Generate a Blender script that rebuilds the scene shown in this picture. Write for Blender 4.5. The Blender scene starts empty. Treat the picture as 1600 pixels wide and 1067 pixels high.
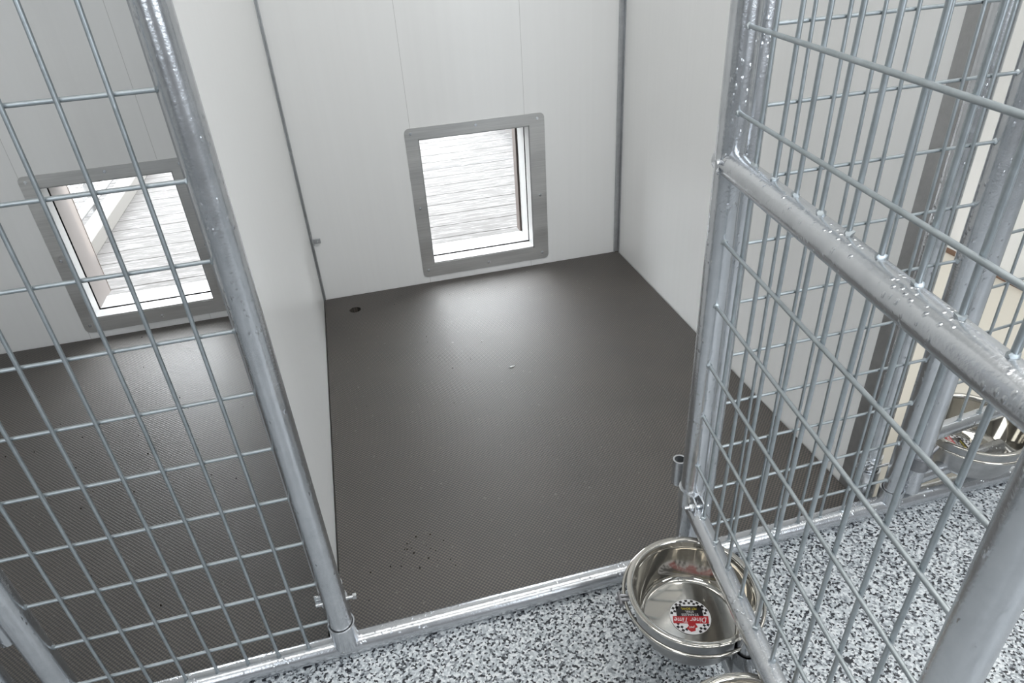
import bpy, bmesh, math, random
from mathutils import Vector, Matrix
random.seed(7)
PI = math.pi
S = bpy.context.scene
COL = S.collection

# ------------------------------------------------------------------ camera
CAM_M = [[0.966190622878338, 0.18114487166054735, -0.18347265663594917],
         [-0.2514174446780239, 0.504238884005343, -0.8261552011387563],
         [-0.057139730254367214, 0.8443516348821325, 0.5327338621660238]]
CAM_C = (0.18965723892159989, -0.8811443771442493, 1.2095140710446846)
cd = bpy.data.cameras.new('camera')
cd.sensor_width = 36.0
cd.lens = 1062.5 * 36.0 / 1600.0
cd.clip_start = 0.01
cam = bpy.data.objects.new('camera', cd)
COL.objects.link(cam)
cam.matrix_world = Matrix.Translation(CAM_C) @ Matrix(CAM_M).to_4x4()
S.camera = cam

# ------------------------------------------------------------------ exposure, sky, sun, lamps
S.view_settings.view_transform = 'Standard'
S.view_settings.look = 'None'
S.view_settings.gamma = 1.0
S.view_settings.use_curve_mapping = False
S.view_settings.exposure = -0.1
S.cycles.use_denoising = True
S.cycles.max_bounces = 10
S.cycles.diffuse_bounces = 5

W = bpy.data.worlds.new('world'); S.world = W; W.use_nodes = True
bg = W.node_tree.nodes['Background']
bg.inputs['Color'].default_value = (0.93, 0.97, 1.0, 1)
bg.inputs['Strength'].default_value = 15.0

sd = bpy.data.lights.new('sun', 'SUN'); sd.energy = 6.0; sd.angle = math.radians(1.0); sd.color = (1, .95, .86)
so = bpy.data.objects.new('sun', sd); COL.objects.link(so)
so.rotation_euler = Vector((-0.72, 0.0, -0.69)).to_track_quat('-Z', 'Y').to_euler()

def area(name, loc, target, sx, sy, power, col):
    l = bpy.data.lights.new(name, 'AREA'); l.shape = 'RECTANGLE'; l.size = sx; l.size_y = sy
    l.energy = power; l.color = col
    o = bpy.data.objects.new(name, l); COL.objects.link(o); o.location = loc
    o.rotation_euler = (Vector(target) - Vector(loc)).to_track_quat('-Z', 'Y').to_euler()
    return o
area('ceiling_lamp_row', (1.7, 0.22, 2.66), (1.7, 0.22, 0), 4.2, 0.35, 40, (1, .985, .96))
area('ceiling_lamp_aisle', (0.7, -1.2, 2.66), (0.7, -1.2, 0), 4.0, 0.35, 29, (1, .985, .96))
area('daylight_from_front_window', (-1.5, -2.6, 1.7), (-1.5, 0, 1.5), 1.3, 1.3, 24, (.86, .93, 1))
area('daylight_from_front_window_right', (1.6, -2.6, 1.7), (1.6, 0, 1.5), 1.3, 1.3, 46, (.86, .93, 1))

# ------------------------------------------------------------------ materials
def new_mat(name):
    m = bpy.data.materials.new(name); m.use_nodes = True
    nt = m.node_tree; b = nt.nodes['Principled BSDF']
    return m, nt, b
def N(nt, t, **kw):
    n = nt.nodes.new(t)
    for k, v in kw.items():
        if k in n.inputs: n.inputs[k].default_value = v
        else: setattr(n, k, v)
    return n
def L(nt, a, ao, b, bi): nt.links.new(a.outputs[ao], b.inputs[bi])
def ramp(nt, stops, interp='LINEAR'):
    r = nt.nodes.new('ShaderNodeValToRGB'); cr = r.color_ramp; cr.interpolation = interp
    while len(cr.elements) < len(stops): cr.elements.new(0.5)
    for e, (p, c) in zip(cr.elements, stops):
        e.position = p; e.color = (*c, 1) if len(c) == 3 else c
    return r
def coords(nt, scale=None):
    tc = nt.nodes.new('ShaderNodeTexCoord')
    if scale is None: return tc, 'Object'
    mp = nt.nodes.new('ShaderNodeMapping'); mp.inputs['Scale'].default_value = scale
    L(nt, tc, 'Object', mp, 'Vector'); return mp, 'Vector'

def simple(name, col, rough=.5, metal=0.0, **kw):
    m, nt, b = new_mat(name)
    b.inputs['Base Color'].default_value = (*col, 1); b.inputs['Roughness'].default_value = rough
    b.inputs['Metallic'].default_value = metal
    for k, v in kw.items(): b.inputs[k].default_value = v
    return m

def steel(name, lo, hi, rough, drips):
    m, nt, b = new_mat(name)
    b.inputs['Metallic'].default_value = 0.92
    c, o = coords(nt)
    n1 = N(nt, 'ShaderNodeTexNoise', Scale=38.0, Detail=5.0, Roughness=.65); L(nt, c, o, n1, 'Vector')
    r = ramp(nt, [(.3, lo), (.7, hi)]); L(nt, n1, 'Fac', r, 'Fac'); L(nt, r, 'Color', b, 'Base Color')
    rr = N(nt, 'ShaderNodeMapRange'); rr.inputs['To Min'].default_value = rough - .04; rr.inputs['To Max'].default_value = rough + .06
    L(nt, n1, 'Fac', rr, 'Value'); L(nt, rr, 'Result', b, 'Roughness')
    if drips:
        c2, o2 = coords(nt, (1, 1, .55))
        v = N(nt, 'ShaderNodeTexVoronoi', Scale=125.0); L(nt, c2, o2, v, 'Vector')
        vr = ramp(nt, [(0, (1, 1, 1)), (.32, (0, 0, 0))]); L(nt, v, 'Distance', vr, 'Fac')
        n2 = N(nt, 'ShaderNodeTexNoise', Scale=20.0, Detail=2.0); L(nt, c, o, n2, 'Vector')
        n2r = ramp(nt, [(.46, (0, 0, 0)), (.58, (1, 1, 1))]); L(nt, n2, 'Fac', n2r, 'Fac')
        mu = N(nt, 'ShaderNodeMath', operation='MULTIPLY'); L(nt, vr, 'Color', mu, 0); L(nt, n2r, 'Color', mu, 1)
        n3 = N(nt, 'ShaderNodeTexNoise', Scale=260.0, Detail=3.0); L(nt, c, o, n3, 'Vector')
        ad = N(nt, 'ShaderNodeMath', operation='MULTIPLY_ADD'); L(nt, n3, 'Fac', ad, 0); ad.inputs[1].default_value = .22; L(nt, mu, 'Value', ad, 2)
        bp = N(nt, 'ShaderNodeBump', Strength=drips, Distance=.0016); L(nt, ad, 'Value', bp, 'Height'); L(nt, bp, 'Normal', b, 'Normal')
    return m

M = {}
M['pipe'] = steel('galvanised_pipe', (.54, .555, .575), (.63, .645, .665), .23, .7)
M['wire'] = steel('galvanised_wire', (.36, .395, .41), (.48, .52, .54), .42, .2)
M['bright'] = steel('zinc_plated', (.60, .62, .64), (.78, .79, .80), .22, 0)
M['dark_zinc'] = steel('dull_zinc', (.22, .22, .23), (.32, .32, .33), .42, .2)
M['channel'] = steel('dull_channel', (.38, .38, .38), (.46, .46, .46), .45, .2)
M['trim'] = steel('channel_trim', (.46, .47, .48), (.60, .61, .62), .36, .2)

# white pvc panel with faint vertical streaks (and plank seams on the back wall)
def panel(name, seams, col=(.84, .84, .83)):
    m, nt, b = new_mat(name)
    b.inputs['Roughness'].default_value = .32
    c, o = coords(nt, (60, 60, 1.2))
    n1 = N(nt, 'ShaderNodeTexNoise', Scale=1.0, Detail=3.0); L(nt, c, o, n1, 'Vector')
    d = tuple(x * .982 for x in col)
    r = ramp(nt, [(.3, d), (.7, col)]); L(nt, n1, 'Fac', r, 'Fac')
    src = r
    if seams:
        tc = nt.nodes.new('ShaderNodeTexCoord'); sp = nt.nodes.new('ShaderNodeSeparateXYZ'); L(nt, tc, 'Object', sp, 'Vector')
        a = N(nt, 'ShaderNodeMath', operation='ADD'); L(nt, sp, 'X', a, 0); a.inputs[1].default_value = 41.25 - .4135 + .0006
        f = N(nt, 'ShaderNodeMath', operation='FLOORED_MODULO'); L(nt, a, 'Value', f, 0); f.inputs[1].default_value = .4125
        lt = N(nt, 'ShaderNodeMath', operation='LESS_THAN'); L(nt, f, 'Value', lt, 0); lt.inputs[1].default_value = .0013
        mx = nt.nodes.new('ShaderNodeMix'); mx.data_type = 'RGBA'
        L(nt, lt, 'Value', mx, 'Factor'); nt.links.new(r.outputs['Color'], mx.inputs['A']); mx.inputs['B'].default_value = (.52, .52, .50, 1)
        nt.links.new(mx.outputs['Result'], b.inputs['Base Color'])
    else:
        L(nt, r, 'Color', b, 'Base Color')
    return m
M['panel'] = panel('white_panel', False)
M['panel_back'] = panel('white_plank_panel', True)
M['ceiling'] = simple('ceiling_white', (.78, .78, .76), .7)
M['front_wall'] = simple('grey_wall', (.34, .34, .35), .6)
M['cream'] = simple('cream_resin', (.66, .62, .54), .4)
M['brown'] = simple('brown_sealant', (.20, .12, .08), .6)
M['black'] = simple('black_rubber', (.004, .004, .004), 1.0, **{'Specular IOR Level': 0.0})
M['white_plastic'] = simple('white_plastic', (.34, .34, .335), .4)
M['wood_trim'] = simple('brown_wood_trim', (.060, .045, .038), .6)
M['pale_board'] = simple('pale_board', (.125, .110, .102), .6)

# ribbed rubber mat: 6 mm pyramid pattern, faint blotches
def mat_rubber():
    m, nt, b = new_mat('ribbed_rubber')
    tc = nt.nodes.new('ShaderNodeTexCoord'); sp = nt.nodes.new('ShaderNodeSeparateXYZ'); L(nt, tc, 'Object', sp, 'Vector')
    def wave(out):
        a = N(nt, 'ShaderNodeMath', operation='MULTIPLY'); L(nt, sp, out, a, 0); a.inputs[1].default_value = 2 * PI / .0092
        s = N(nt, 'ShaderNodeMath', operation='SINE'); L(nt, a, 'Value', s, 0); return s
    sx, sy = wave('X'), wave('Y')
    mu = N(nt, 'ShaderNodeMath', operation='MULTIPLY'); L(nt, sx, 'Value', mu, 0); L(nt, sy, 'Value', mu, 1)
    mr = N(nt, 'ShaderNodeMapRange'); mr.inputs['From Min'].default_value = -1; L(nt, mu, 'Value', mr, 'Value')
    r = ramp(nt, [(.36, (.006, .005, .0045)), (.74, (.092, .075, .060))]); L(nt, mr, 'Result', r, 'Fac')
    n1 = N(nt, 'ShaderNodeTexNoise', Scale=4.5, Detail=4.0, Roughness=.6); L(nt, tc, 'Object', n1, 'Vector')
    nr = ramp(nt, [(.3, (.80, .79, .77)), (.7, (1.12, 1.10, 1.06))]); L(nt, n1, 'Fac', nr, 'Fac')
    mx = nt.nodes.new('ShaderNodeMix'); mx.data_type = 'RGBA'; mx.blend_type = 'MULTIPLY'; mx.inputs['Factor'].default_value = 1
    nt.links.new(r.outputs['Color'], mx.inputs['A']); nt.links.new(nr.outputs['Color'], mx.inputs['B'])
    # scattered pale scuffs
    n2 = N(nt, 'ShaderNodeTexNoise', Scale=95.0, Detail=2.0); L(nt, tc, 'Object', n2, 'Vector')
    r2 = ramp(nt, [(.68, (0, 0, 0)), (.74, (.6, .6, .6))]); L(nt, n2, 'Fac', r2, 'Fac')
    mx2 = nt.nodes.new('ShaderNodeMix'); mx2.data_type = 'RGBA'; L(nt, r2, 'Color', mx2, 'Factor')
    nt.links.new(mx.outputs['Result'], mx2.inputs['A']); mx2.inputs['B'].default_value = (.16, .15, .13, 1)
    nt.links.new(mx2.outputs['Result'], b.inputs['Base Color'])
    b.inputs['Roughness'].default_value = .54
    b.inputs['IOR'].default_value = 1.58
    b.inputs['Specular IOR Level'].default_value = 1.0
    n3 = N(nt, 'ShaderNodeTexNoise', Scale=420.0, Detail=2.0); L(nt, tc, 'Object', n3, 'Vector')
    ad = N(nt, 'ShaderNodeMath', operation='ADD'); L(nt, mr, 'Result', ad, 0); L(nt, n3, 'Fac', ad, 1)
    bp = N(nt, 'ShaderNodeBump', Strength=.45, Distance=.0012); L(nt, ad, 'Value', bp, 'Height'); L(nt, bp, 'Normal', b, 'Normal')
    return m
M['mat'] = mat_rubber()

# flake epoxy floor
def flake():
    m, nt, b = new_mat('flake_floor')
    c, o = coords(nt)
    nz = N(nt, 'ShaderNodeTexNoise', Scale=300.0, Detail=2.0); L(nt, c, o, nz, 'Vector')
    va = N(nt, 'ShaderNodeVectorMath', operation='SCALE'); L(nt, nz, 'Color', va, 0); va.inputs['Scale'].default_value = .004
    vb = N(nt, 'ShaderNodeVectorMath', operation='ADD'); L(nt, c, o, vb, 0); L(nt, va, 'Vector', vb, 1)
    v = N(nt, 'ShaderNodeTexVoronoi', Scale=250.0); L(nt, vb, 'Vector', v, 'Vector')
    sp = nt.nodes.new('ShaderNodeSeparateColor'); L(nt, v, 'Color', sp, 'Color')
    r = ramp(nt, [(0, (.018, .02, .026)), (.17, (.12, .13, .145)), (.26, (.28, .30, .32)), (.40, (.46, .49, .51)), (.58, (.58, .61, .63)), (.80, (.74, .76, .77))], 'CONSTANT')
    L(nt, sp, 'Red', r, 'Fac'); L(nt, r, 'Color', b, 'Base Color')
    b.inputs['Roughness'].default_value = .38
    n2 = N(nt, 'ShaderNodeTexNoise', Scale=60.0, Detail=3.0); L(nt, c, o, n2, 'Vector')
    bp = N(nt, 'ShaderNodeBump', Strength=.15, Distance=.002); L(nt, n2, 'Fac', bp, 'Height'); L(nt, bp, 'Normal', b, 'Normal')
    return m
M['flake'] = flake()

# brushed stainless frame with arc scratches
def brushed():
    m, nt, b = new_mat('brushed_stainless')
    b.inputs['Metallic'].default_value = 1.0
    c, o = coords(nt, (6, 6, 260))
    n1 = N(nt, 'ShaderNodeTexNoise', Scale=1.0, Detail=3.0); L(nt, c, o, n1, 'Vector')
    r = ramp(nt, [(.3, (.60, .595, .58)), (.7, (.70, .695, .68))]); L(nt, n1, 'Fac', r, 'Fac'); L(nt, r, 'Color', b, 'Base Color')
    c2, o2 = coords(nt)
    w = N(nt, 'ShaderNodeTexWave', Scale=2.2, Distortion=6.0, Detail=2.0); w.wave_type = 'RINGS'; L(nt, c2, o2, w, 'Vector')
    mr = N(nt, 'ShaderNodeMapRange'); mr.inputs['To Min'].default_value = .40; mr.inputs['To Max'].default_value = .55
    L(nt, w, 'Fac', mr, 'Value'); L(nt, mr, 'Result', b, 'Roughness')
    return m
M['brushed'] = brushed()
M['mirror'] = steel('polished_stainless', (.50, .48, .44), (.53, .51, .47), .05, 0)
M['bowl_out'] = steel('satin_stainless', (.36, .36, .36), (.50, .50, .50), .34, 0)
M['sticker_white'] = simple('sticker_white', (.80, .80, .82), .3)
M['sticker_red'] = simple('sticker_red', (.42, .015, .02), .3)
M['sticker_black'] = simple('sticker_black', (.015, .012, .014), .3)
M['sticker_yellow'] = simple('sticker_yellow', (.75, .62, .05), .3)
M['crumb'] = simple('dark_crumb', (.02, .015, .012), .9)
M['scrap'] = simple('white_scrap', (.8, .8, .8), .7)

# outdoors
def deck_mat():
    m, nt, b = new_mat('wet_grey_deck')
    tc = nt.nodes.new('ShaderNodeTexCoord'); mp = nt.nodes.new('ShaderNodeMapping'); mp.inputs['Scale'].default_value = (1.5, 14, 1)
    L(nt, tc, 'Object', mp, 'Vector')
    n1 = N(nt, 'ShaderNodeTexNoise', Scale=3.0, Detail=6.0, Roughness=.6); L(nt, mp, 'Vector', n1, 'Vector')
    r = ramp(nt, [(.3, (.056, .054, .053)), (.7, (.072, .070, .069))]); L(nt, n1, 'Fac', r, 'Fac')
    L(nt, r, 'Color', b, 'Base Color')
    n2 = N(nt, 'ShaderNodeTexNoise', Scale=5.0, Detail=4.0, Roughness=.7); L(nt, mp, 'Vector', n2, 'Vector')
    r2 = ramp(nt, [(.50, (.85, .85, .85)), (.62, (.30, .30, .30))]); L(nt, n2, 'Fac', r2, 'Fac'); L(nt, r2, 'Color', b, 'Roughness'); b.inputs['Specular IOR Level'].default_value = .12
    return m
M['deck'] = deck_mat()
M['timber'] = simple('pale_timber', (.072, .069, .064), .7)
M['white_paint'] = simple('white_paint', (.16, .16, .16), .6)
def speck(name, a, bcol, sc):
    m, nt, b = new_mat(name); c, o = coords(nt)
    v = N(nt, 'ShaderNodeTexVoronoi', Scale=sc); L(nt, c, o, v, 'Vector')
    sp = nt.nodes.new('ShaderNodeSeparateColor'); L(nt, v, 'Color', sp, 'Color')
    r = ramp(nt, [(0, a), (1, bcol)]); L(nt, sp, 'Red', r, 'Fac'); L(nt, r, 'Color', b, 'Base Color'); b.inputs['Roughness'].default_value = .9
    return m
M['gravel'] = speck('grey_gravel', (.012, .012, .014), (.075, .075, .08), 38)
M['grass'] = speck('green_grass', (.03, .05, .012), (.07, .095, .03), 20)

# ------------------------------------------------------------------ helpers
def obj(name, bm, mat, parent=None, smooth=False, loc=None):
    me = bpy.data.meshes.new(name)
    bmesh.ops.recalc_face_normals(bm, faces=bm.faces)
    bm.to_mesh(me); bm.free()
    mats = mat if isinstance(mat, (list, tuple)) else [mat]
    for m in mats: me.materials.append(M[m])
    if smooth:
        try: me.shade_smooth()
        except Exception: pass
        me.set_sharp_from_angle(angle=math.radians(40))
    o = bpy.data.objects.new(name, me); COL.objects.link(o)
    if parent: o.parent = parent
    if loc: o.location = loc
    return o
def tag(o, label=None, cat=None, group=None, kind=None):
    if label: o['label'] = label
    if cat: o['category'] = cat
    if group: o['group'] = group
    if kind: o['kind'] = kind
    return o
def thing(name, loc, label, cat, group=None, rz=0):
    o = bpy.data.objects.new(name, None); o.empty_display_size = .05; COL.objects.link(o)
    o.location = loc; o.rotation_euler = (0, 0, rz)
    return tag(o, label, cat, group)
def box(bm, x0, x1, y0, y1, z0, z1, bevel=0):
    r = bmesh.ops.create_cube(bm, size=1)
    vs = r['verts']
    bmesh.ops.scale(bm, vec=(x1 - x0, y1 - y0, z1 - z0), verts=vs)
    bmesh.ops.translate(bm, vec=((x0 + x1) / 2, (y0 + y1) / 2, (z0 + z1) / 2), verts=vs)
    if bevel:
        es = list({e for v in vs for e in v.link_edges})
        bmesh.ops.bevel(bm, geom=es, offset=bevel, segments=2, affect='EDGES', profile=.5)
def tube(bm, a, b, r, seg=20, r2=None):
    a, b = Vector(a), Vector(b); d = b - a
    q = Vector((0, 0, 1)).rotation_difference(d.normalized()).to_matrix().to_4x4()
    bmesh.ops.create_cone(bm, cap_ends=True, segments=seg, radius1=r, radius2=r if r2 is None else r2, depth=d.length,
                          matrix=Matrix.Translation((a + b) / 2) @ q)
def blob(bm, c, r):
    q = bmesh.ops.create_icosphere(bm, subdivisions=1, radius=r, matrix=Matrix.Translation(c))
    for v in q['verts']:
        d = v.co - Vector(c); v.co = Vector(c) + d * random.uniform(.7, 1.25)
def pipe_open(bm, a, b, r, wall=.003, seg=24):
    """hollow tube with visible wall at its ends"""
    a, b = Vector(a), Vector(b); d = (b - a).normalized()
    q = Vector((0, 0, 1)).rotation_difference(d).to_matrix()
    rings = []
    for (p, rr) in ((a, r), (b, r), (b, r - wall), (a, r - wall)):
        rings.append([bm.verts.new(p + q @ Vector((rr * math.cos(t), rr * math.sin(t), 0))) for t in [2 * PI * k / seg for k in range(seg)]])
    for i in range(4):
        A, B = rings[i], rings[(i + 1) % 4]
        for k in range(seg): bm.faces.new((A[k], A[(k + 1) % seg], B[(k + 1) % seg], B[k]))
def sweep(bm, pts, r, seg=14, closed=False):
    n = len(pts); rings = []
    pts = [Vector(p) for p in pts]
    for i, p in enumerate(pts):
        a = pts[(i - 1) % n] if closed or i > 0 else p
        b = pts[(i + 1) % n] if closed or i < n - 1 else p
        t = (b - a).normalized(); up = Vector((0, 0, 1))
        if abs(t.dot(up)) > .95: up = Vector((1, 0, 0))
        s = t.cross(up).normalized(); u = s.cross(t)
        rings.append([bm.verts.new(p + s * r * math.cos(2 * PI * k / seg) + u * r * math.sin(2 * PI * k / seg)) for k in range(seg)])
    for i in range(n if closed else n - 1):
        A, B = rings[i], rings[(i + 1) % n]
        for k in range(seg): bm.faces.new((A[k], A[(k + 1) % seg], B[(k + 1) % seg], B[k]))
    if not closed:
        bm.faces.new(rings[0]); bm.faces.new(rings[-1])
def lathe(bm, prof, seg=64, mi=None):
    rings = []
    for (r, z) in prof:
        if r < 1e-6: rings.append([bm.verts.new((0, 0, z))])
        else: rings.append([bm.verts.new((r * math.cos(2 * PI * k / seg), r * math.sin(2 * PI * k / seg), z)) for k in range(seg)])
    for i in range(len(rings) - 1):
        A, B = rings[i], rings[i + 1]
        for k in range(seg):
            k2 = (k + 1) % seg
            if len(A) == 1: f = bm.faces.new((A[0], B[k], B[k2]))
            elif len(B) == 1: f = bm.faces.new((A[k], A[k2], B[0]))
            else: f = bm.faces.new((A[k], A[k2], B[k2], B[k]))
            if mi: f.material_index = mi[i]
def nb(): return bmesh.new()

# ------------------------------------------------------------------ dimensions
P = 1.22            # bay period
D = 1.529           # back wall face
WI = 1.2            # inner face of right divider (left divider's inner face is x = 0)
R = .021            # pipe radius
DT = 2.0            # divider height
H = 2.7
DX0, DX1, DZ0, DZ1 = .391, .899, .024, .597      # dog door plate
IX0, IX1, IZ0, IZ1 = .436, .842, .076, .556      # opening
WT = .17            # back wall thickness
OFF = (0, -P, P)

# ------------------------------------------------------------------ setting
def struct(name, bm, m, **kw): return tag(obj(name, bm, m, **kw), kind='structure')
b = nb(); box(b, -4, 5, -2.75, .034, -.06, 0); struct('floor', b, 'flake')
b = nb(); box(b, -4, 5, .034, D + WT, -.10, -.030)
o = struct('floor_kennel', b, 'cream')
b = nb(); box(b, -4, 5, -2.75, D + WT, H, H + .08); struct('ceiling', b, 'ceiling')
# back wall in one mesh with three openings
b = nb()
xs = [-4]
for off in sorted(OFF): xs += [off + IX0, off + IX1]
xs.append(5)
for i in range(0, len(xs), 2): box(b, xs[i], xs[i + 1], D, D + WT, -.08, H)
for off in OFF:
    box(b, off + IX0, off + IX1, D, D + WT, -.08, IZ0); box(b, off + IX0, off + IX1, D, D + WT, IZ1, H)
struct('wall_back', b, 'panel_back')
b = nb(); box(b, -4, 5, -2.75, -2.69, 0, H); struct('wall_front', b, 'front_wall')
b = nb(); box(b, -4.06, -4, -2.75, D + WT, 0, H); struct('wall_end_left', b, 'ceiling')
b = nb(); box(b, 5, 5.06, -2.75, D + WT, 0, H); struct('wall_end_right', b, 'ceiling')
for nm, x0 in (('wall_left', -.02), ('wall_right', WI), ('wall_far_left', -.02 - P), ('wall_far_right', WI + P)):
    b = nb(); box(b, x0, x0 + .02, 0.098, D, -.029, DT, .001); struct(nm, b, 'panel')

# galvanised channels: back corners and the front edges of the dividers
k = 1
def trim(bm, m='trim'):
    global k
    o = struct('trim_%d' % k, bm, m); k += 1; return o
for x0, s in ((WI, -1), (0, 1)):
    b = nb()
    w = .021 if s < 0 else .010
    box(b, min(x0, x0 + s * w), max(x0, x0 + s * w), D - .004, D, 0, DT, .0008)
    box(b, min(x0 + s * (w - .004), x0 + s * w), max(x0 + s * (w - .004), x0 + s * w), D - .009, D - .004, 0, DT, .0008)
    box(b, min(x0, x0 + s * .003), max(x0, x0 + s * .003), D - .016, D - .004, 0, DT, .0008)
    trim(b)
for x0 in (-.01, WI + .01):
    b = nb()
    for s in (-1, 1): box(b, x0 + s * .0115 - .0015, x0 + s * .0115 + .0015, .068, .112, -.012, DT)
    box(b, x0 - .013, x0 + .013, .080, .083, -.012, DT)
    trim(b, 'channel')
b = nb(); box(b, WI + P - .004, WI + P, .1, D, -.029, -.010); trim(b, 'brown')

# dog doors
def round_rect(x0, x1, z0, z1, r, n):
    pts = []
    for cx, cz, a0 in ((x1 - r, z1 - r, 0), (x0 + r, z1 - r, 90), (x0 + r, z0 + r, 180), (x1 - r, z0 + r, 270)):
        for i in range(n + 1):
            a = math.radians(a0 + 90 * i / n); pts.append((cx + r * math.cos(a), cz + r * math.sin(a)))
    return pts
def dog_door(idx, off):
    root = bpy.data.objects.new('door_%d' % idx, None); COL.objects.link(root); root.location = (off, D, 0)
    tag(root, kind='structure')
    b = nb()
    n = 8
    outer = round_rect(DX0, DX1, DZ0, DZ1, .018, n); inner = round_rect(IX0, IX1, IZ0, IZ1, .0015, n)
    rings = [[b.verts.new((p[0], y, p[1])) for p in ps] for ps, y in ((outer, 0), (outer, -.003), (inner, -.003), (inner, 0))]
    m = len(outer)
    for i in range(3):
        A, B = rings[i], rings[i + 1]
        for q in range(m): b.faces.new((A[q], A[(q + 1) % m], B[(q + 1) % m], B[q]))
    fr = obj('door_frame', b, 'brushed', root)
    for (x, z) in ((.412, .578), (.645, .582), (.872, .578), (.412, .305), (.873, .290), (.874, .050), (.652, .046), (.412, .052)):
        b = nb(); tube(b, (x, -.003, z), (x, -.0045, z), .0055, 14); tube(b, (x, -.0045, z), (x, -.0058, z), .0032, 10)
        obj('screw', b, 'bright', fr)
    # white liner of the tunnel, in front and behind the flap groove
    b = nb(); t = .004
    for y0, y1 in ((0, .058), (.067, WT)):
        if y0 == 0: box(b, IX0, IX0 + t, y0, y1, IZ0, IZ1)
        box(b, IX1 - t, IX1, y0, y1, IZ0, IZ1)
        box(b, IX0, IX1, y0, y1, IZ0, IZ0 + t); box(b, IX0, IX1, y0, y1, IZ1 - t, IZ1)
    obj('jamb', b, 'white_plastic', root)
    b = nb()
    t = .0048; y0, y1 = .0575, .0675
    box(b, IX0, IX0 + t, y0, y1, IZ0, IZ1); box(b, IX1 - t, IX1, y0, y1, IZ0, IZ1); box(b, IX0, IX1, y0, y1, IZ0, IZ0 + t)
    obj('flap_groove', b, 'black', root)
    # timber surround on the outer face
    b = nb(); box(b, IX0 - .08, IX0 + .004, WT, WT + .048, IZ0, IZ1 + .05); box(b, IX0, IX0 + .004, .067, WT, IZ0 + .004, IZ1 - .004); obj('outer_board', b, 'pale_board', root)
    b = nb(); box(b, IX0 - .08, IX0 + .005, WT + .048, WT + .053, IZ0, IZ1 + .05); box(b, IX1 - .012, IX1 + .08, WT, WT + .05, IZ0, IZ1 + .05)
    obj('outer_trim', b, 'wood_trim', root)
for i, off in enumerate(OFF): dog_door(i + 1, off)

# ------------------------------------------------------------------ rubber mats
def rubber_mat(name, x0, x1, y0, y1, label, hole):
    b = nb(); zt, zb = 0.0, -.029
    cx, cy, r = hole; n = 32
    circ = [(cx + r * math.cos(2 * PI * i / n), cy + r * math.sin(2 * PI * i / n)) for i in range(n)]
    sq = []
    h = .06
    for (px, py) in circ:
        dx, dy = px - cx, py - cy; s = h / max(abs(dx), abs(dy)); sq.append((cx + dx * s, cy + dy * s))
    for z in (zt, zb):
        A = [b.verts.new((p[0], p[1], z)) for p in circ]; B = [b.verts.new((p[0], p[1], z)) for p in sq]
        for i in range(n): b.faces.new((A[i], A[(i + 1) % n], B[(i + 1) % n], B[i]))
        X = [x0, cx - h, cx + h, x1]; Y = [y0, cy - h, cy + h, y1]
        for i in range(3):
            for j in range(3):
                if i == 1 and j == 1: continue
                b.faces.new([b.verts.new(v) for v in ((X[i], Y[j], z), (X[i + 1], Y[j], z), (X[i + 1], Y[j + 1], z), (X[i], Y[j + 1], z))])
    C0 = [b.verts.new((p[0], p[1], zt)) for p in circ]; C1 = [b.verts.new((p[0], p[1], zb)) for p in circ]
    for i in range(n): b.faces.new((C0[i], C0[(i + 1) % n], C1[(i + 1) % n], C1[i]))
    cs = [(x0, y0), (x1, y0), (x1, y1), (x0, y1)]
    for i in range(4):
        p, q = cs[i], cs[(i + 1) % 4]
        b.faces.new([b.verts.new(v) for v in ((*p, zt), (*q, zt), (*q, zb), (*p, zb))])
    return tag(obj(name, b, 'mat'), label, 'mat')
rubber_mat('rubber_mat', .004, WI - .004, .037, D - .004, 'dark ribbed rubber mat covering the open centre pen, drain hole in its back corner', (.112, 1.405, .021))
rubber_mat('rubber_mat', -P + .004, -.024, .037, D - .004, 'dark ribbed rubber mat of the left pen, seen behind the closed wire panel', (-P + .112, 1.405, .021))

# crumbs of dirt on the mats
b = nb()
def crumbs(cx, cy, sx, sy, n, r0, r1):
    for _ in range(n):
        x, y = random.gauss(cx, sx), random.gauss(cy, sy)
        if not (.03 < x < 1.17 or -1.18 < x < -.05) or not (.06 < y < 1.48): continue
        r = random.uniform(r0, r1); blob(b, (x, y, r * .45), r)
crumbs(.17, .20, .05, .035, 26, .001, .0024)
crumbs(.6, .9, .3, .35, 22, .0008, .0015)
crumbs(.55, 1.35, .12, .07, 7, .001, .0017)
crumbs(-.6, .9, .3, .4, 40, .001, .0022)
tag(obj('dirt_crumbs', b, 'crumb'), 'small dark crumbs of dirt scattered over the rubber mats', 'dirt', kind='stuff')
b = nb()
pts = [(0, 0), (.010, .003), (.014, .008), (.008, .006), (.002, .007), (-.006, .003)]
lo = [b.verts.new((x, y, 0)) for x, y in pts]; hi = [b.verts.new((x, y, .0015)) for x, y in pts]
b.faces.new(hi); b.faces.new(lo[::-1])
for i in range(6): b.faces.new((lo[i], lo[(i + 1) % 6], hi[(i + 1) % 6], hi[i]))
tag(obj('white_scrap', b, 'scrap', loc=(.565, .846, .0005)), 'tiny white scrap lying mid-floor on the centre mat', 'scrap')

# ------------------------------------------------------------------ welded front frame
t = thing('threshold_rail', (0, 0, 0), 'long galvanised pipe rail lying on the floor along the kennel fronts', 'rail')
b = nb(); tube(b, (-2.6, 0, R), (3.4, 0, R), R, 28); obj('rail', b, 'pipe', t, True)
for x in (.016, -.463, .757, .016 + P):
    b = nb(); pipe_open(b, (x, 0, .03), (x, 0, .088 if x in (.016,) else .07), R + .0045, .003)
    for a in range(10): blob(b, (x + .025 * math.cos(a * .63), .024 * math.sin(a * .63), R + .008 + .006 * abs(math.cos(a * .63))), .004)
    s = obj('sleeve', b, 'pipe', t, True)

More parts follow.
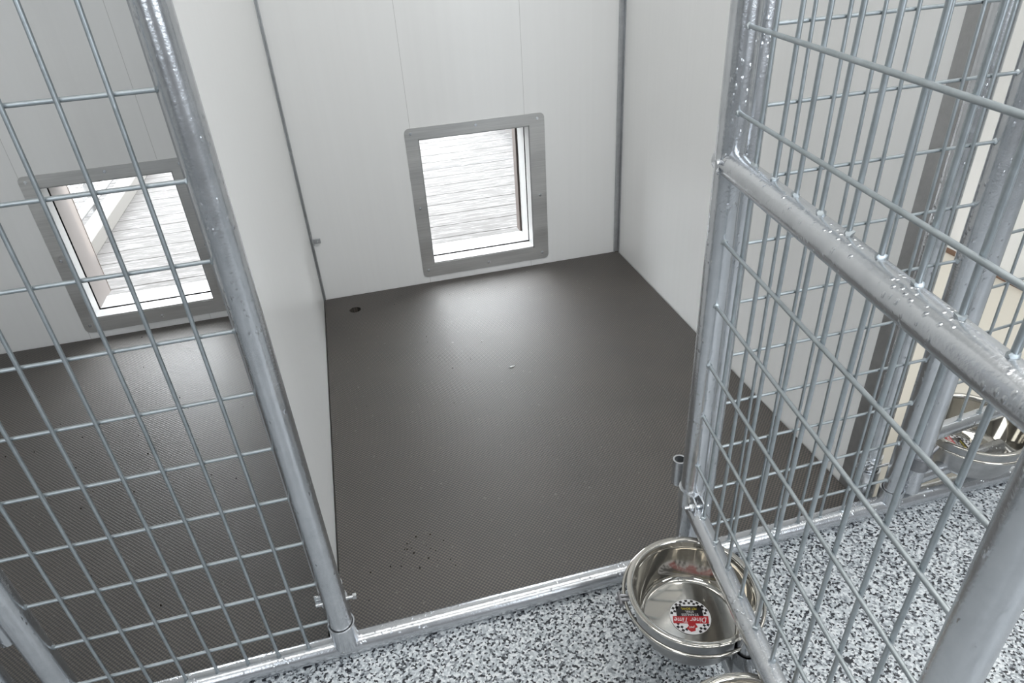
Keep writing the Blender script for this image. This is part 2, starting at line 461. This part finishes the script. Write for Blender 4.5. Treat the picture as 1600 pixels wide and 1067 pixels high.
# fixed wire panels: two posts and welded wires
HZ = [.097 + .1073 * i for i in range(17)]
def wire_panel(x1, label, top=2.0):
    """x1 = axis of right post; left post is .479 to its left"""
    t = thing('mesh_panel', (x1, 0, 0), label, 'kennel panel')
    x0 = -.479
    for x in (0, x0):
        b = nb(); tube(b, (x, 0, .045), (x, 0, top), R, 28); obj('post', b, 'pipe', t, True)
    b = nb(); tube(b, (x0, 0, top), (0, 0, top), R, 24); obj('top_rail', b, 'pipe', t, True)
    for z in HZ:
        b = nb(); tube(b, (x0 + R - .002, .003, z), (-R + .002, .003, z), .003, 10)
        blob(b, (x0 + R, .003, z), .0055); blob(b, (-R, .003, z), .0055)
        obj('horizontal_wire', b, 'wire', t, True)
    for i in range(7):
        x = -.070 - .0557 * i
        b = nb(); tube(b, (x, -.003, 2 * R - .004), (x, -.003, top), .003, 10); blob(b, (x, -.004, 2 * R - .001), .0055)
        obj('vertical_wire', b, 'wire', t, True)
    # hinge barrel on the gate side of the left post
    b = nb(); pipe_open(b, (x0 - .046, .022, .225), (x0 - .046, .022, .285), .0135, .0035)
    hb = obj('hinge_barrel', b, 'pipe', t, True)
    b = nb(); box(b, x0 - .04, x0 - .010, .012, .024, .236, .262, .002); blob(b, (x0 - .022, .004, .262), .007)
    obj('hinge_plate', b, 'pipe', hb, True)
    return t
wire_panel(.016, 'galvanised wire mesh panel at left, in front of the left pen')
wire_panel(.016 + P, 'galvanised wire mesh panel behind the open gate, in front of the right-hand pen wall')

# posts at the front ends of the white dividers, each with a clamp to the panel post
def divider_post(x, label):
    t = thing('divider_post', (x, .058, 0), label, 'post')
    b = nb(); tube(b, (0, 0, .002), (0, 0, DT), R, 28); obj('pipe', b, 'pipe', t, True)
    b = nb(); pipe_open(b, (0, 0, 0), (0, 0, .088), R + .0055, .004); obj('sleeve', b, 'pipe', t, True)
    b = nb()
    pipe_open(b, (0, 0, .100), (0, 0, .128), R + .003, .0028); box(b, -.031, -.019, -.020, -.016, .100, .128, .001)
    cl = obj('clamp', b, 'bright', t, True)
    b = nb(); tube(b, (-.03, -.026, .112), (.045, -.026, .112), .0035, 12); tube(b, (.040, -.026, .112), (.047, -.026, .112), .0065, 6)
    obj('bolt', b, 'bright', cl, True)
    return t
divider_post(.0045, 'galvanised post capping the left white divider, behind the left panel post')
divider_post(WI + .014, 'galvanised post capping the right white divider, with a short sleeve at its foot')

# small bracket on the back wall beside the left divider
b = nb(); box(b, 0, .026, -.004, 0, -.009, .009, .001); box(b, 0, .003, -.022, 0, -.009, .009, .001)
t = obj('corner_bracket', b, 'trim', loc=(.0105, D - .0045, .241))
tag(t, 'small zinc angle bracket screwed to the back wall beside the left divider', 'bracket')
b = nb(); tube(b, (.0165, -.004, 0), (.0165, -.0065, 0), .0045, 12); obj('screw', b, 'bright', t, True)

# ------------------------------------------------------------------ gates
GATE_L = .6025; ZM = .892; ZB = .085
def gate(loc, rz, label, ZF=.225, top=2.0):
    t = thing('kennel_gate', loc, label, 'gate', rz=rz)
    b = nb(); tube(b, (0, 0, .055), (0, 0, top), R, 28); st = obj('hinge_stile', b, 'pipe', t, True)
    b = nb(); tube(b, (GATE_L, 0, .055), (GATE_L, 0, top), R, 28); obj('latch_stile', b, 'pipe', t, True)
    for nm, z, r in (('top_rail', top, R), ('middle_rail', ZM, .0195), ('feeder_rail', ZF, .0175), ('bottom_rail', ZB, .0175)):
        b = nb(); tube(b, (-R * .9 if nm == 'middle_rail' else .004, 0, z), (GATE_L, 0, z), r, 26)
        if nm == 'middle_rail':
            for a in range(9): blob(b, (R * .6, (R + .001) * math.cos(a * .7), z + .019 * math.sin(a * .7)), .0045)
        obj(nm, b, 'pipe', t, True)
    b = nb(); tube(b, (.285, 0, ZB + .012), (.285, 0, ZF - .012), .0155, 22); obj('feeder_post', b, 'pipe', t, True)
    for z in (.334, .449, .557, .669, .778, .966, 1.0725, 1.18, 1.287, 1.394, 1.50, 1.61, 1.72, 1.83):
        b = nb(); tube(b, (R - .003, -.003, z), (GATE_L - R + .003, -.003, z), .003, 10)
        for x in (R - .001, GATE_L - R + .001): blob(b, (x, -.003, z), .0055)
        obj('horizontal_wire', b, 'wire', t, True)
    def vx(i, z): return .0616 + .0575 * i + .0143 * (z - .23) / .68
    for i in range(9):
        for z0, z1 in ((ZF + .0145, ZM - .016), (ZM + .016, top)):
            b = nb(); tube(b, (vx(i, z0), .003, z0), (vx(i, z1), .003, z1), .003, 10)
            blob(b, (vx(i, z0), .003, z0 + .003), .0062)
            if z1 < top: blob(b, (vx(i, z1), .003, z1 - .002), .005)
            obj('vertical_wire', b, 'wire', t, True)
    # hinge clamp round the stile with its bolt
    b = nb(); pipe_open(b, (0, 0, .222), (0, 0, .262), R + .0035, .0033)
    box(b, .022, .046, -.0095, -.0055, .222, .262, .001); box(b, .022, .046, .0055, .0095, .222, .262, .001)
    hc = obj('hinge_clamp', b, 'bright', t, True)
    b = nb(); tube(b, (.036, -.026, .246), (.036, .02, .246), .0038, 12); tube(b, (.036, -.017, .246), (.036, -.0095, .246), .0075, 6); tube(b, (.036, .0095, .246), (.036, .016, .246), .0075, 6)
    obj('clamp_bolt', b, 'bright', hc, True)
    return t
GH = Vector((.711, -.033, 0)); GA = math.atan2(-0.98999034, -0.14113515)
gate(GH, GA, 'open wire mesh gate swung out towards the viewer, nearest on the right')
LATCH3 = Vector((1.282, 0, 0)); A3 = .10
gate(LATCH3 + GATE_L * Vector((math.cos(A3), math.sin(A3), 0)), PI + A3, 'closed gate of the right-hand pen, behind the open gate, with a bowl under its rail', .212)
gate(Vector((.711 - P - .032, -.012, 0)), PI, 'closed gate of the left pen, only its hinge edge in the bottom left corner')

# ------------------------------------------------------------------ bowls and their ring holders
def text_mesh(s, size, shear=0.0):
    cu = bpy.data.curves.new('t', 'FONT'); cu.body = s; cu.size = size; cu.shear = shear; cu.align_x = 'CENTER'; cu.align_y = 'CENTER'
    to = bpy.data.objects.new('t', cu); COL.objects.link(to)
    bpy.context.view_layer.update()
    me = bpy.data.meshes.new_from_object(to.evaluated_get(bpy.context.evaluated_depsgraph_get()))
    bpy.data.objects.remove(to); return me
def sticker(parent, rs, z, rot, cx=0, cy=0):
    b = nb()
    mats = ['sticker_white', 'sticker_red', 'sticker_black', 'sticker_yellow']
    def poly(pts, zz, mi):
        f = b.faces.new([b.verts.new((x * rs, y * rs, zz)) for x, y in pts]); f.material_index = mi
    h = .0003
    poly([(math.cos(2 * PI * i / 48), math.sin(2 * PI * i / 48)) for i in range(48)], h, 0)
    n = 40
    for i in range(n):
        for rr, par in ((.905, 0), (.775, 1)):
            if i % 2 != par: continue
            a = 2 * PI * (i + .5) / n; 
            if -.12 < math.sin(a) < .48 or math.sin(a) > .93: continue
            da = PI / n * .98; d = .064
            poly([((rr + s1 * d) * math.cos(a + s2 * da), (rr + s1 * d) * math.sin(a + s2 * da)) for s1, s2 in ((-1, -1), (1, -1), (1, 1), (-1, 1))], h * 1.6, 2)
    poly([(-.64, -.60), (.64, -.60), (.66, .05), (-.66, .05)], h * 1.6, 2)
    poly([(-.88, -.02), (.86, -.02), (.88, .38), (-.84, .40)], h * 2.2, 1)
    poly([(-.18, .38), (.20, .38), (.16, .52), (.30, .66), (.10, .86), (-.12, .80), (-.14, .66), (-.26, .60)], h * 2.2, 1)
    def word(s, size, x, y, mi, zz, shear=0, sx=1):
        me = text_mesh(s, size, shear)
        off = len(b.verts)
        tmp = bmesh.new(); tmp.from_mesh(me)
        vm = {}
        for v in tmp.verts: vm[v] = b.verts.new(((v.co.x * sx + x) * rs, (v.co.y + y) * rs, zz))
        for f in tmp.faces:
            try: nf = b.faces.new([vm[v] for v in f.verts]); nf.material_index = mi
            except ValueError: pass
        tmp.free(); bpy.data.meshes.remove(me)
    word('Diner Time', .40, 0, .19, 0, h * 2.8, .35, .85)
    word('STAINLESS', .18, 0, -.10, 0, h * 2.8)
    word('STEEL', .17, 0, -.27, 0, h * 2.8)
    word('PET BOWL', .16, 0, -.44, 3, h * 2.8)
    word('pet', .20, .02, .62, 0, h * 2.8, .35)
    o = obj('sticker', b, mats, parent, loc=(cx, cy, z)); o.rotation_euler = (0, 0, rot)
    o['label'] = 'round checkered sticker reading Diner Time'
    return o
RIM = .200
def dog_bowl(x, y, label, rot, sx=0, sy=0, RIM=RIM):
    t = thing('dog_bowl', (x, y, RIM - .088), label, 'bowl', 'steel feeding bowls on the gates')
    b = nb()
    prof = [(0, .0), (.079, .0), (.086, .003), (.091, .010), (.099, .070), (.1025, .084), (.1040, .0875), (.1065, .0888), (.1125, .0888), (.1142, .0878), (.1146, .0860), (.1132, .0850),
            (.108, .0850), (.1055, .082), (.1035, .070), (.0955, .010), (.091, .0), (.086, -.0035), (0, -.0035)]
    mi = [0] * 11 + [1] * 7
    lathe(b, prof, 72, mi); obj('pan', b, ['mirror', 'bowl_out'], t, True)
    sticker(t, .0365, .0006, rot, sx, sy)
    return t
def bowl_holder(x, y, post, stile, label, RIM=RIM):
    """steel ring under the rim, an arm with a collar to the gate's feeder post, a bolted split on the far side"""
    t = thing('bowl_holder', (x, y, RIM - .010), label, 'bowl holder', 'ring holders for the feeding bowls')
    b = nb(); n = 72
    sweep(b, [(.1195 * math.cos(2 * PI * q / n), .1195 * math.sin(2 * PI * q / n), -.007) for q in range(n)], .0033, 12, True)
    rg = obj('ring', b, 'mirror', t, True)
    for tgt, nm in ((post, 'arm'), (stile, 'collar')):
        if tgt is None: continue
        d = Vector((tgt[0] - x, tgt[1] - y, 0)); L_ = d.length; u = d.normalized()
        rr = .0155 if nm == 'arm' else R
        b = nb()
        c = Vector((d.x, d.y, -.030 if nm == 'arm' else -.020))
        pipe_open(b, c - Vector((0, 0, .016)), c + Vector((0, 0, .016)), rr + .0035, .0033)
        if L_ - rr > .121:
            sweep(b, [u * .120 + Vector((0, 0, -.008)), u * (.5 * (.120 + L_ - rr)) + Vector((0, 0, -.018)), u * (L_ - rr) + Vector((0, 0, -.026))], .0065)
        obj(nm, b, 'dark_zinc' if nm == 'collar' else 'pipe', t, True)
    # pinch bolt at the split of the ring
    a = math.radians(168)
    u = Vector((math.cos(a), math.sin(a), 0)); v = Vector((-u.y, u.x, 0))
    b = nb()
    for s in (-1, 1):
        c = u * .125 + v * .004 * s + Vector((0, 0, -.004))
        sweep(b, [c - u * .012, c, c + u * .009 + Vector((0, 0, -.007))], .0032, 8)
    tube(b, u * .127 - v * .013 + Vector((0, 0, -.006)), u * .127 + v * .013 + Vector((0, 0, -.006)), .0042, 10)
    obj('pinch_bolt', b, 'dark_zinc', t, True)
    return t
g = Vector((math.cos(GA), math.sin(GA), 0)); nrm = Vector((g.y, -g.x, 0))
post = GH + g * .285
latch = GH + g * GATE_L
B1 = Vector((.634, -.199, 0)); s2 = .448
B2 = GH + g * s2 + nrm * .052
TXT = math.radians(163)
dog_bowl(B1.x, B1.y, 'steel dog bowl under the open gate, nearest the hinge, with a round sticker inside', TXT, .004, .004)
bowl_holder(B1.x, B1.y, post, None, 'steel ring carrying the bowl nearest the hinge of the open gate')
dog_bowl(B2.x, B2.y, 'steel dog bowl cut off at the bottom edge, farther along the open gate', TXT)
bowl_holder(B2.x, B2.y, post, latch, 'steel ring carrying the bowl cut off at the bottom edge of the picture')
B3 = Vector((1.456, 0.040, 0)); RIM3 = .170
dog_bowl(B3.x, B3.y, 'steel dog bowl under the closed right-hand gate, at the right edge', math.radians(75), .004, .024, RIM3)
bowl_holder(B3.x, B3.y, None, (LATCH3.x, LATCH3.y, 0), 'steel ring carrying the bowl of the closed right-hand gate', RIM3)

# ------------------------------------------------------------------ outdoors beyond the dog doors
YD = D + WT
b = nb()
for i in range(26):
    y0 = YD + .004 + i * .142
    box(b, -4, 5, y0, y0 + .138, -.06, -.02, .002)
tag(obj('deck', b, 'deck'), kind='structure')
b = nb(); box(b, -12, 12, YD, 30, -.30, -.10); tag(obj('yard_gravel', b, 'gravel'), kind='structure')
b = nb(); box(b, -12, 12, 7.5, 40, -.12, -.06); tag(obj('yard_lawn', b, 'grass'), kind='structure')
for x, lab in ((-1.06, 'pale timber kerb along the deck outside the left dog door'), (-1.06 + 2 * P, 'pale timber kerb along the deck outside, to the right')):
    b = nb(); box(b, x - .045, x + .045, YD + .06, 5.38, -.02, .05, .004); tag(obj('timber_kerb', b, 'timber'), lab, 'kerb')
    t = thing('yard_fence', (x - .09, YD, 0), 'white pipe run fence standing beside the ' + ('left' if x < 0 else 'right') + ' timber kerb outside', 'fence')
    for i in range(4):
        y = .1 + 1.2 * i; b = nb(); tube(b, (0, y, -.1), (0, y, 1.6), .02, 16); obj('post', b, 'white_paint', t, True)
    for z in (.06, 1.6):
        b = nb(); tube(b, (0, .1, z), (0, 3.7, z), .02, 16); obj('rail', b, 'white_paint', t, True)
    b = nb()
    for i in range(30): tube(b, (0, .1, .16 + .05 * i), (0, 3.7, .16 + .05 * i), .0016, 6)
    for i in range(37): tube(b, (0, .1 + .1 * i, .06), (0, .1 + .1 * i, 1.6), .0016, 6)
    obj('wire_mesh', b, 'wire', t)
